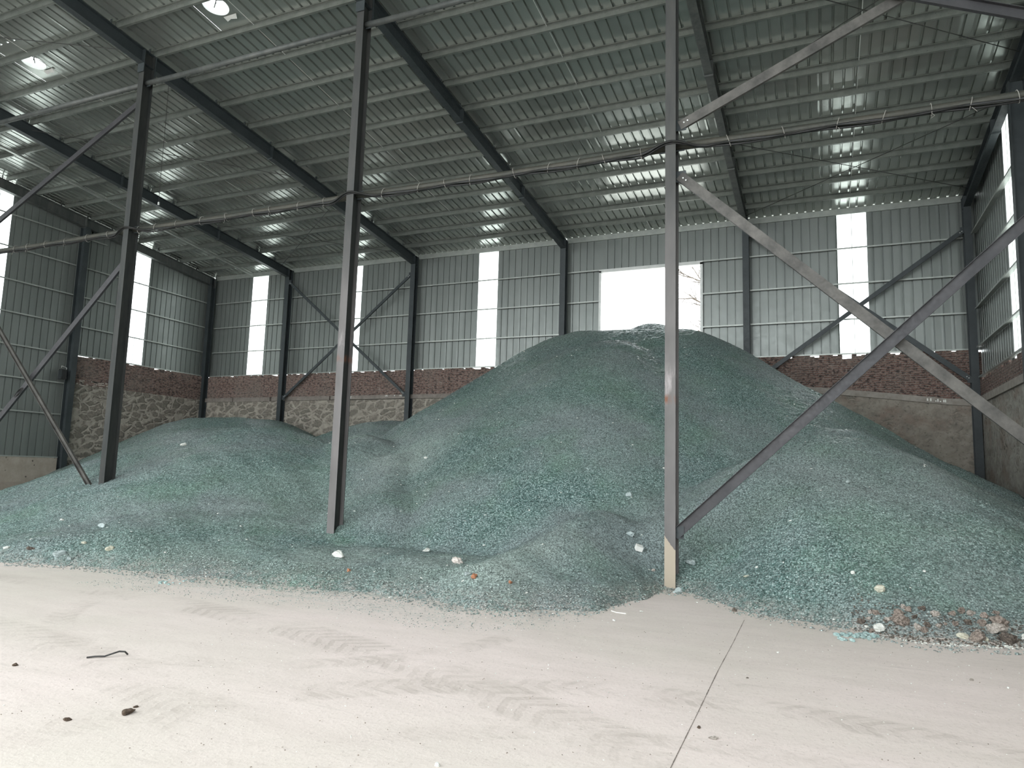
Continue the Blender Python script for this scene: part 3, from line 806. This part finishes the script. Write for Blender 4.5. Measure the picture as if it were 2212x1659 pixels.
# mounds: name, x0,y0,h0, x1,y1,h1, slope, rounding
MOUNDS=[('A',19.4,-2.2,5.95,22.2,-2.2,5.88,.69,1.1),
 ('A',20.6,-4.0,5.25,20.9,-4.2,5.2,.70,1.0),
 ('A',16.8,-1.0,4.6,17.0,-1.0,4.6,.62,1.5),
 ('A',21.2,-1.0,6.34,21.3,-1.0,6.34,1.0,.9),
 ('A',26.9,-3.2,3.2,29.9,-5.2,1.28,.62,.35),
 ('C',10.4,-7.5,2.66,13.0,-8.4,2.55,.49,1.3),
 ('D',4.3,-2.5,3.35,6.6,-1.6,3.35,.6,1.2),
 ('F',12.7,-1.8,3.28,13.2,-1.8,3.25,.45,1.8),
 ('E',15.5,-7.7,2.45,15.7,-7.8,2.42,.6,.8),
 ('E',17.2,-8.9,1.95,18.1,-10.6,1.2,.6,.5),
 ('C',15.5,-11.2,.95,18.0,-11.6,.45,.2,.8),
 ('B',18.0,-12.9,.28,22.5,-13.0,.28,.13,.6),
 ('G',26.1,-8.9,2.42,26.3,-8.8,2.42,.55,.7),
 ('G',26.0,-6.4,2.74,26.6,-6.3,2.74,.74,.35),
 ('H',22.65,-11.3,1.02,22.0,-13.8,.42,.45,.12)]
TOE=[(-5,-14),(6,-15.6),(14.3,-15.6),(15.8,-15.2),(18,-15.1),(19,-15.05),(20,-14.95),(21.3,-14.8),(22.1,-15.1),(22.7,-15.0),(23.6,-14.35),(23.85,-13.2),(23.95,-12.4),(24.35,-12.4),(25.1,-13.4),(25.9,-13.8),(26.6,-14.2),(27,-14.3),(27.9,-14.0),(31,-13.5)]
def seg(x,y,m):
    _,x0,y0,h0,x1,y1,h1,k,r=m
    dx,dy=x1-x0,y1-y0;L=dx*dx+dy*dy
    t=np.clip(((x-x0)*dx+(y-y0)*dy)/L,0,1)
    d=np.hypot(x-x0-t*dx,y-y0-t*dy)
    return h0+(h1-h0)*t-k*(np.sqrt(d*d+r*r)-r)
def toe(x): return np.interp(x,[p[0] for p in TOE],[p[1] for p in TOE])
def toe_dist(x,y):
    d=np.full(np.shape(x),1e9)
    for (x0,y0),(x1,y1) in zip(TOE,TOE[1:]):
        dx,dy=x1-x0,y1-y0
        t=np.clip(((x-x0)*dx+(y-y0)*dy)/(dx*dx+dy*dy),0,1)
        d=np.minimum(d,np.hypot(x-x0-t*dx,y-y0-t*dy))
    return np.where(y>toe(x),d,-d)
def noise(x,y):
    return .035*np.sin(x*1.7+1.3*np.sin(y*.9))*np.cos(y*1.3+x*.4)+.02*np.sin(x*3.9+2*np.sin(y*2.3))*np.sin(y*4.4+1)
def height(x,y):
    hs=np.stack([seg(x,y,m) for m in MOUNDS])
    T=.05
    mx=hs.max(0); z=mx+T*np.log(np.exp((hs-mx)/T).sum(0))
    z=z+noise(x,y)
    ed=toe_dist(x,y);ed=ed-(.05*np.sin(x*5+y*3)+.03*np.sin(x*13+1+y*7))*np.exp(-np.abs(ed)*3)
    lim=.50*np.maximum(ed,-1)+.22*np.maximum(ed,0)**2
    a=.06
    z=-a*np.log(np.exp(-np.clip(z,-1,9)/a)+np.exp(-np.clip(lim,-1,9)/a))
    return z,hs.argmax(0)

def surf(x, y):
    return max(0.0, float(height(np.array([x]), np.array([y]))[0][0]))
STEP = .036
xs_ = np.arange(XL + .0, XR - .02, STEP); ys_ = np.arange(-16.1, -.06, STEP)
xs_[0] = XL - .05; xs_[-1] = XR + .05; ys_[-1] = -.04
Xg, Yg = np.meshgrid(xs_, ys_)
Zg, Ig = height(Xg, Yg)
rs = np.random.RandomState(3)
amp = np.clip((Zg + .05) / .25, 0, 1)
Zj = Zg + rs.uniform(-.011, .012, Zg.shape) * amp
Xj = Xg + rs.uniform(-.012, .012, Xg.shape); Yj = Yg + rs.uniform(-.012, .012, Xg.shape)
Xj[:, 0] = Xg[:, 0]; Xj[:, -1] = Xg[:, -1]; Yj[-1, :] = Yg[-1, :]
LAB = {'A': ('largest crushed green glass heap, rising to the doorway', 'cullet'),
       'B': ('thin spread of crushed glass on the floor before the largest heap', 'cullet'),
       'C': ('broad low crushed glass mound around the two left interior columns', 'cullet'),
       'D': ('crushed glass mound in the far left corner against the stone wall', 'cullet'),
       'E': ('small rounded glass mounds between the left mound and the largest heap', 'cullet'),
       'F': ('low crushed glass mound against the stone wall behind the small domes', 'cullet'),
       'G': ('crushed glass mound at the right, in front of the largest heap', 'cullet'),
       'H': ('small pale ridge of glass at the foot of the largest heap', 'cullet')}
let = np.array([m_[0] for m_ in MOUNDS])
ny, nx = Xg.shape
vid = np.arange(ny * nx).reshape(ny, nx)
q = np.stack([vid[:-1, :-1], vid[:-1, 1:], vid[1:, 1:], vid[1:, :-1]], -1).reshape(-1, 4)
keep = (Zg[:-1, :-1] > -.03).ravel() | (Zg[1:, 1:] > -.03).ravel()
own = let[Ig[:-1, :-1]].ravel()
co_all = np.stack([Xj, Yj, Zj], -1).reshape(-1, 3)
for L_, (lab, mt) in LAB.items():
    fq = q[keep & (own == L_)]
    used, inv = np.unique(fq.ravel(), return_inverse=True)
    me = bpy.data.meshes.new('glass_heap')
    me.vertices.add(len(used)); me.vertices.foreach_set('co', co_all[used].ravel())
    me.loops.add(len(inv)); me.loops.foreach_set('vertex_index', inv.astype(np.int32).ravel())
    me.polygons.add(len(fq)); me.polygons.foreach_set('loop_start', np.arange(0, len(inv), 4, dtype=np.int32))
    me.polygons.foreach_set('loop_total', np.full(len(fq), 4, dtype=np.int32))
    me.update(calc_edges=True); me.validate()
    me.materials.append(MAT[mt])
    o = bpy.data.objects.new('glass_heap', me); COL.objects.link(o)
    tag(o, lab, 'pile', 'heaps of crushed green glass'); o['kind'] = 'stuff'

# loose chips lying on and around the foot of the heaps
def chips(name, n, area, size, mat, label, cat, dens=None, seed=1, flat=.5):
    r = random.Random(seed); V = []; Fc = []
    k = 0
    while k < n:
        x, y = area(r)
        z = surf(x, y)
        if dens and r.random() > dens(x, y, z): k += .25; continue
        k += 1
        s_ = size(r); a_ = r.uniform(0, 6.28); o_ = len(V)
        pts = []
        for j in range(5):
            t = a_ + j * 1.257 + r.uniform(-.3, .3); rr = s_ * r.uniform(.6, 1)
            pts.append((rr * math.cos(t), rr * math.sin(t)))
        th = s_ * flat * r.uniform(.6, 1.2); tl = r.uniform(-.5, .5); tl2 = r.uniform(-.5, .5)
        for zz, sc2 in ((0, 1), (th, .75)):
            for px, py in pts: V.append((x + px * sc2, y + py * sc2, z + zz + (px * tl + py * tl2) * .6 + .002))
        Fc += [(o_ + 5, o_ + 6, o_ + 7, o_ + 8, o_ + 9)] + [(o_ + j, o_ + (j + 1) % 5, o_ + 5 + (j + 1) % 5, o_ + 5 + j) for j in range(5)]
    me = bpy.data.meshes.new(name); me.from_pydata(V, [], Fc); me.materials.append(MAT[mat])
    o = bpy.data.objects.new(name, me); COL.objects.link(o)
    tag(o, label, cat); o['kind'] = 'stuff'; return o
def toe_area(w0, w1, x0=14.0, x1=29.5):
    def f(r):
        x = r.uniform(x0, x1); return x, float(toe(x)) + w0 + (w1 - w0) * r.random() ** 1.6
    return f
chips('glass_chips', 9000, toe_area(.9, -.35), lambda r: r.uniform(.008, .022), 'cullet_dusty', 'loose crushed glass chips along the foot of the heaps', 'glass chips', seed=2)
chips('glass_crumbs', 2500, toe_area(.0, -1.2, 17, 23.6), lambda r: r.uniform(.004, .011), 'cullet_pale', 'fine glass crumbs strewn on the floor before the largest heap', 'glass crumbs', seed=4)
chips('pale_chips', 260, lambda r: (r.uniform(13, 29), r.uniform(-15, -3)), lambda r: r.uniform(.012, .028), 'quartz', 'scattered pale chips on the heaps', 'chips', seed=6)
chips('white_crumbs', 170, lambda r: ((lambda x: (x, float(toe(x)) + r.uniform(-.03, .1)))(r.uniform(26.7, 28.0))), lambda r: r.uniform(.006, .018), 'quartz', 'white crumbs along the edge of the rubble strip at lower right', 'crumbs', seed=8)
chips('crumbled_rubble', 700, lambda r: ((lambda x: (x, float(toe(x)) + r.uniform(.02, .75)))(r.uniform(26.3, 28.2))), lambda r: r.uniform(.006, .022), 'rubble_dark', 'crumbled brown rubble bits between the lumps of the rubble strip', 'rubble bits', seed=12)
chips('floor_grit', 900, lambda r: (r.uniform(20, 29), r.uniform(-20, -14.8)), lambda r: r.uniform(.002, .007), 'rubble', 'fine brown grit scattered on the concrete floor', 'grit', dens=lambda x, y, z: 1.0 if z < .001 else 0.0, seed=9)
chips('pale_grit', 420, lambda r: (r.uniform(21, 29), r.uniform(-20, -14.4)), lambda r: r.uniform(.002, .008), 'quartz', 'fine white grit scattered on the concrete floor', 'grit', dens=lambda x, y, z: 1.0 if z < .001 else 0.0, seed=10)


# ------------------------------------------------------------------ lumps
def lump(x, y, size, mat, label, cat='stone', group=None, name='stone_lump', flat=.7, seed=0, z=None, rot=None):
    rough_ = 1.0 if mat.startswith('rubble') else .25
    r = random.Random(seed * 77 + 5)
    bm = bmesh.new(); bmesh.ops.create_icosphere(bm, subdivisions=3, radius=1)
    ph = [r.uniform(0, 6.28) for _ in range(9)]; cuts = []
    for _ in range(9):
        d = Vector((r.gauss(0, 1), r.gauss(0, 1), r.gauss(0, 1))).normalized(); cuts.append((d, r.uniform(.55, .85)))
    sx, sy = r.uniform(.85, 1.25), r.uniform(.7, 1.0)
    for v in bm.verts:
        p = v.co.copy()
        for d, c in cuts:
            t = p.dot(d)
            if t > c: p -= d * (t - c)
        rg = rough_
        n = 1 + .10 * math.sin(5 * p.x + ph[0]) * math.sin(6 * p.y + ph[1]) + .07 * math.sin(11 * p.z + ph[2] + 4 * p.x) + rg * .08 * math.sin(17 * p.y + ph[3] + 6 * p.z) * math.sin(15 * p.x + ph[4]) + r.uniform(-.035, .035) * (1 + 2 * rg)
        p *= n; v.co = Vector((p.x * sx, p.y * sy, p.z * flat)) * size
    me = bpy.data.meshes.new(name); bm.to_mesh(me); bm.free(); me.materials.append(MAT[mat])
    o = bpy.data.objects.new(name, me); COL.objects.link(o)
    if z is None: z = surf(x, y)
    o.location = (x, y, z + size * flat * .45); o.rotation_euler = (r.uniform(-.3, .3), r.uniform(-.3, .3), r.uniform(0, 6.28))
    return tag(o, label, cat, group)

T = [(19.11, -13.49, .105, 'quartz', 'largest white stone lump, below the foot of the worn interior column', .62),
 (19.97, -12.27, .075, 'quartz', 'pale greenish white stone, second lump right of the worn interior column', .6),
 (21.14, -13.41, .085, 'quartz_pink', 'pinkish white stone at the base of the largest heap', .75),
 (15.06, -15.20, .10, 'grey_stone', 'grey glassy lump near the foot of the left mound, nearest the left edge', .7),
 (15.31, -15.19, .055, 'grey_stone', 'smaller grey glassy lump beside the grey lump on the left mound', .5),
 (15.67, -14.79, .07, 'quartz_yellow', 'yellowish stone low on the left mound', .65),
 (15.10, -14.82, .045, 'quartz_yellow', 'small yellow stone low on the left mound, above the grey lump', .6),
 (11.85, -10.11, .075, 'quartz', 'white stone high on the left mound, right of the leftmost interior column', .7),
 (13.00, -13.76, .035, 'quartz', 'tiny white stone halfway up the left mound', .7),
 (14.40, -13.99, .075, 'grey_stone', 'grey glassy lump halfway up the left mound', .7),
 (13.95, -15.30, .05, 'quartz', 'white stone at the left edge of the photo', .6),
 (14.40, -15.21, .06, 'rubble_dark', 'dark stone low on the left mound near the left edge', .5),
 (22.93, -10.43, .085, 'grey_stone', 'pale translucent glass lump high on the heap left of the mud footed column', .6),
 (23.26, -11.66, .08, 'grey_stone', 'pale glass lump above the white block', .6),
 (21.77, -14.32, .075, 'grey_stone', 'pale glass lump on the thin spread before the largest heap', .45),
 (21.90, -14.37, .06, 'terracotta', 'orange brown shard on the thin spread of glass', .6),
 (19.89, -14.30, .045, 'terracotta', 'small orange shard below the largest white stone', .6),
 (22.37, -14.30, .04, 'terracotta', 'small orange shard beside the pale ridge of glass', .6),
 (24.22, -11.86, .085, 'grey_stone', 'pale glass lump right behind the mud footed column', .6),
 (24.15, -12.50, .07, 'grey_stone', 'grey stone against the foot of the mud footed column', .8),
 (23.72, -12.09, .03, 'rubble_pale', 'small brown stone left of the mud footed column', .7),
 (26.62, -13.32, .07, 'quartz_yellow', 'olive yellow lump above the rubble strip', .7),
 (26.36, -13.05, .03, 'quartz', 'small white block above the rubble strip', .9),
 (25.07, -12.53, .05, 'quartz_yellow', 'yellowish chip on the right mound near the mud footed column', .3),
 (25.02, -13.50, .035, 'rubble_dark', 'small dark stone at the edge of the right mound', .9),
 (26.39, -10.90, .045, 'grey_stone', 'pale glass lump high on the right mound', .6),
 (18.05, -9.14, .05, 'quartz', 'white stone on the small rounded mounds', .6)]
for i, (x, y, s_, mt, lab, fl) in enumerate(T): lump(x, y, s_, mt, lab, flat=fl, seed=i)
# square white block
m = MB(); m.prof([(-.055, -.035), (.05, -.04), (.055, .03), (-.05, .04)], (-.0, -.05, 0), (.0, .05, 0), (1, 0, 0), (0, 0, 1))
o = m.build('white_block', 'white_foam'); o.location = (23.45, -11.87, surf(23.45, -11.87) + .05); o.rotation_euler = (.35, .2, .5)
tag(o, 'small white rectangular block on the heap left of the mud footed column', 'block')
# rubble strip at the lower right
DEB = [(26.56, -13.67, .05, 'rubble'), (26.50, -13.66, .035, 'rubble_pale'), (26.79, -13.65, .06, 'rubble'), (26.89, -13.58, .055, 'rubble'), (27.15, -13.54, .05, 'rubble_pale'), (27.32, -13.43, .045, 'rubble'), (27.43, -13.34, .06, 'rubble'),
 (27.52, -13.33, .055, 'rubble_pale'), (27.33, -13.61, .045, 'rubble'), (27.46, -13.51, .06, 'rubble_dark'), (27.65, -13.31, .055, 'rubble'), (27.78, -13.38, .12, 'rubble', 'largest brown rubble lump, at the right end of the rubble strip'),
 (27.71, -13.49, .10, 'rubble_pale', 'pale pinkish rubble lump leaning on the largest brown lump'), (27.61, -13.45, .06, 'rubble'), (26.40, -13.80, .055, 'rubble_dark'), (26.58, -13.90, .085, 'quartz', 'white stone at the left end of the rubble strip'),
 (26.79, -13.76, .10, 'rubble', 'second largest pinkish brown rubble lump, left part of the rubble strip'), (26.95, -13.80, .06, 'rubble_pale'), (27.00, -13.82, .05, 'rubble'), (27.05, -13.74, .045, 'rubble_dark'), (27.16, -13.72, .04, 'rubble_pale'),
 (27.37, -13.78, .05, 'quartz_yellow'), (27.50, -13.81, .095, 'rubble', 'brown rubble lump at the front edge of the strip, with a hollow look'), (27.58, -13.77, .04, 'quartz_yellow'), (27.78, -13.72, .095, 'rubble_dark', 'dark brown rubble lump nearest the lower right edge'),
 (27.85, -13.63, .04, 'quartz'), (27.98, -13.51, .06, 'quartz', 'flat white stone at the right edge of the photo'), (26.50, -13.94, .04, 'rubble'), (26.48, -13.76, .035, 'rubble_pale'), (27.77, -13.22, .045, 'rubble'), (26.94, -13.66, .035, 'rubble_dark'),
 (26.67, -13.74, .035, 'rubble_pale'), (27.23, -13.66, .03, 'rubble'), (27.54, -13.62, .035, 'rubble_pale'), (26.45, -13.88, .03, 'quartz'), (26.31, -13.91, .03, 'rubble_pale'), (27.03, -13.51, .045, 'rubble_dark'), (26.84, -13.55, .04, 'rubble_pale')]
NM = {'rubble': 'small pinkish brown rubble lump in the strip at the foot of the right mound', 'rubble_pale': 'small pale rubble lump in the strip at the foot of the right mound', 'rubble_dark': 'small dark rubble lump in the strip at the foot of the right mound',
      'quartz': 'small white stone in the rubble strip at the foot of the right mound', 'quartz_yellow': 'small yellowish stone in the rubble strip at the foot of the right mound'}
for i, d in enumerate(DEB):
    own_lab = len(d) > 4
    lump(d[0], d[1], d[2] * .92, d[3], d[4] if own_lab else NM[d[3]], 'rubble', 'large rubble lumps' if own_lab else 'small ' + d[3].replace('_', ' ') + ' lumps of the rubble strip', 'rubble_lump', .75, 100 + i)
GL = [(26.15, -14.36), (26.21, -14.28), (26.28, -14.27), (26.33, -14.35), (26.39, -14.26), (26.43, -14.13), (26.46, -14.30), (26.5, -14.16), (26.29, -14.56), (26.20, -14.55), (26.42, -14.22), (26.37, -14.18), (26.50, -14.26), (26.35, -14.28), (26.45, -14.38), (26.40, -14.34), (26.24, -14.33), (26.53, -14.2)]
for i, (x, y) in enumerate(GL): lump(x, y, rnd.uniform(.030, .046), 'green_glass', 'clear pale green glass lump on the floor below the rubble strip', 'glass lump', 'green glass lumps by the rubble strip', 'glass_lump', .6, 300 + i)
GL = [(17.90, -15.73), (17.82, -15.66), (17.95, -15.69), (18.05, -15.72), (18.0, -15.61), (17.78, -15.58), (18.0, -15.43), (17.95, -15.34), (18.12, -15.6), (17.75, -15.45), (17.88, -15.62), (18.1, -15.38)]
for i, (x, y) in enumerate(GL): lump(x, y, rnd.uniform(.016, .034), 'green_glass', 'small bright green glass piece on the bare floor at left', 'glass lump', 'green glass pieces on the floor at left', 'glass_lump', .5, 330 + i)
FL = [(21.92, -19.41, .05, 'dark_clod', 'dark brown clod on the floor at lower left', .4), (21.72, -19.67, .022, 'dark_clod', 'tiny dark clod nearest the lower left corner', .6), (20.23, -19.06, .028, 'dark_clod', 'small dark clod near the left edge', .5),
 (27.15, -15.64, .02, 'rubble_pale', 'small grey stone on the floor at right', .6), (25.45, -16.52, .014, 'rubble_dark', 'tiny dark stone near the floor joint', .5), (25.39, -18.05, .03, 'rubble_pale', 'white crumbly stone right of the floor joint at the bottom', .3), (25.28, -17.9, .016, 'dark_clod', 'tiny dark clod on the floor joint', .5),
 (24.08, -19.21, .02, 'quartz', 'tiny white stone at the bottom edge', .6), (25.63, -15.47, .012, 'quartz', 'tiny white stone on the floor before the right mound', .6), (27.38, -15.76, .014, 'quartz', 'tiny white stone on the floor near the right edge', .6), (21.86, -19.30, .02, 'dark_clod', 'small dark clod beside the dark brown clod', .4)]
for i, (x, y, s_, mt, lab, fl) in enumerate(FL): lump(x, y, s_, mt, lab, 'stone', None, 'floor_stone', fl, 400 + i, z=0)
m = MB(); m.tube([(20.50, -18.66, .008), (20.54, -18.62, .012), (20.60, -18.575, .012), (20.64, -18.53, .03), (20.66, -18.49, .04), (20.69, -18.46, .035), (20.70, -18.44, .01)], .007, 7)
tag(m.build('bent_wire', 'wire'), 'short bent black wire lying on the floor at lower left', 'wire')
m = MB(); m.tube([(23.70, -13.62 - .7, .006), (23.78, -14.40, .008), (23.90, -14.40, .006)], .006, 6)
tag(m.build('white_straw', 'white_foam'), 'thin white straw on the floor left of the mud footed column', 'straw')


# ------------------------------------------------------------------ outside: bare tree by the doorway, bank of dry grass
tr = empty('bare_tree', (22.7, 7.0, -.32), 'leafless tree outside the doorway', 'tree')
m = MB(); r_ = random.Random(21)
m.tube([(22.7, 7, -.32), (22.75, 7.1, 3.5), (22.5, 7.0, 7.0), (22.3, 7.0, 9.6)], [.24, .2, .14, .07], 10); child(m, 'trunk', 'bark', tr)
def grow(mm, p, d, L, r0, n):
    pts = [p]; q = p.copy(); dd = d.copy()
    for _ in range(3):
        dd = (dd + Vector((r_.uniform(-.25, .25), r_.uniform(-.25, .25), r_.uniform(-.1, .22)))).normalized(); q = q + dd * L / 3; pts.append(q.copy())
    mm.tube(pts, [r0, r0 * .85, r0 * .7, r0 * .5], 5 if n > 1 else 4)
    if n:
        for k in range(4 if n > 2 else 3):
            b0 = pts[r_.choice((1, 2, 3))]
            nd = (dd + Vector((r_.uniform(-1, 1), r_.uniform(-.8, .8), r_.uniform(-.5, .8)))).normalized()
            grow(mm, b0.copy(), nd, L * .68, r0 * .55, n - 1)
for k in range(5):
    m = MB(); t = k * 1.3 + .4
    grow(m, Vector((22.5 - .05 * k, 7.03, 6.2 + .75 * k)), Vector(((-.9, -.8, .6, -.9, -.5)[k], math.sin(t) * .4, .35)).normalized(), 1.35, .045, 4); child(m, 'branch', 'bark', tr)
# filled ground outside the back wall, level with the doorway
m = MB(); 
gx = np.linspace(-8, 45, 54); gy = np.linspace(.32, 26, 26)
v = [(x, y, -.3 + 5.0 * min(1, max(0, (1 - abs(x - 21) / 9))) * max(0, 1 - y / 14) + .1 * math.sin(x * 2 + y)) for y in gy for x in gx]
m.add(v, [(j * 54 + i, j * 54 + i + 1, (j + 1) * 54 + i + 1, (j + 1) * 54 + i) for j in range(25) for i in range(53)])
o = m.build('earth_bank', 'dead_grass', smooth=True, kind='structure')
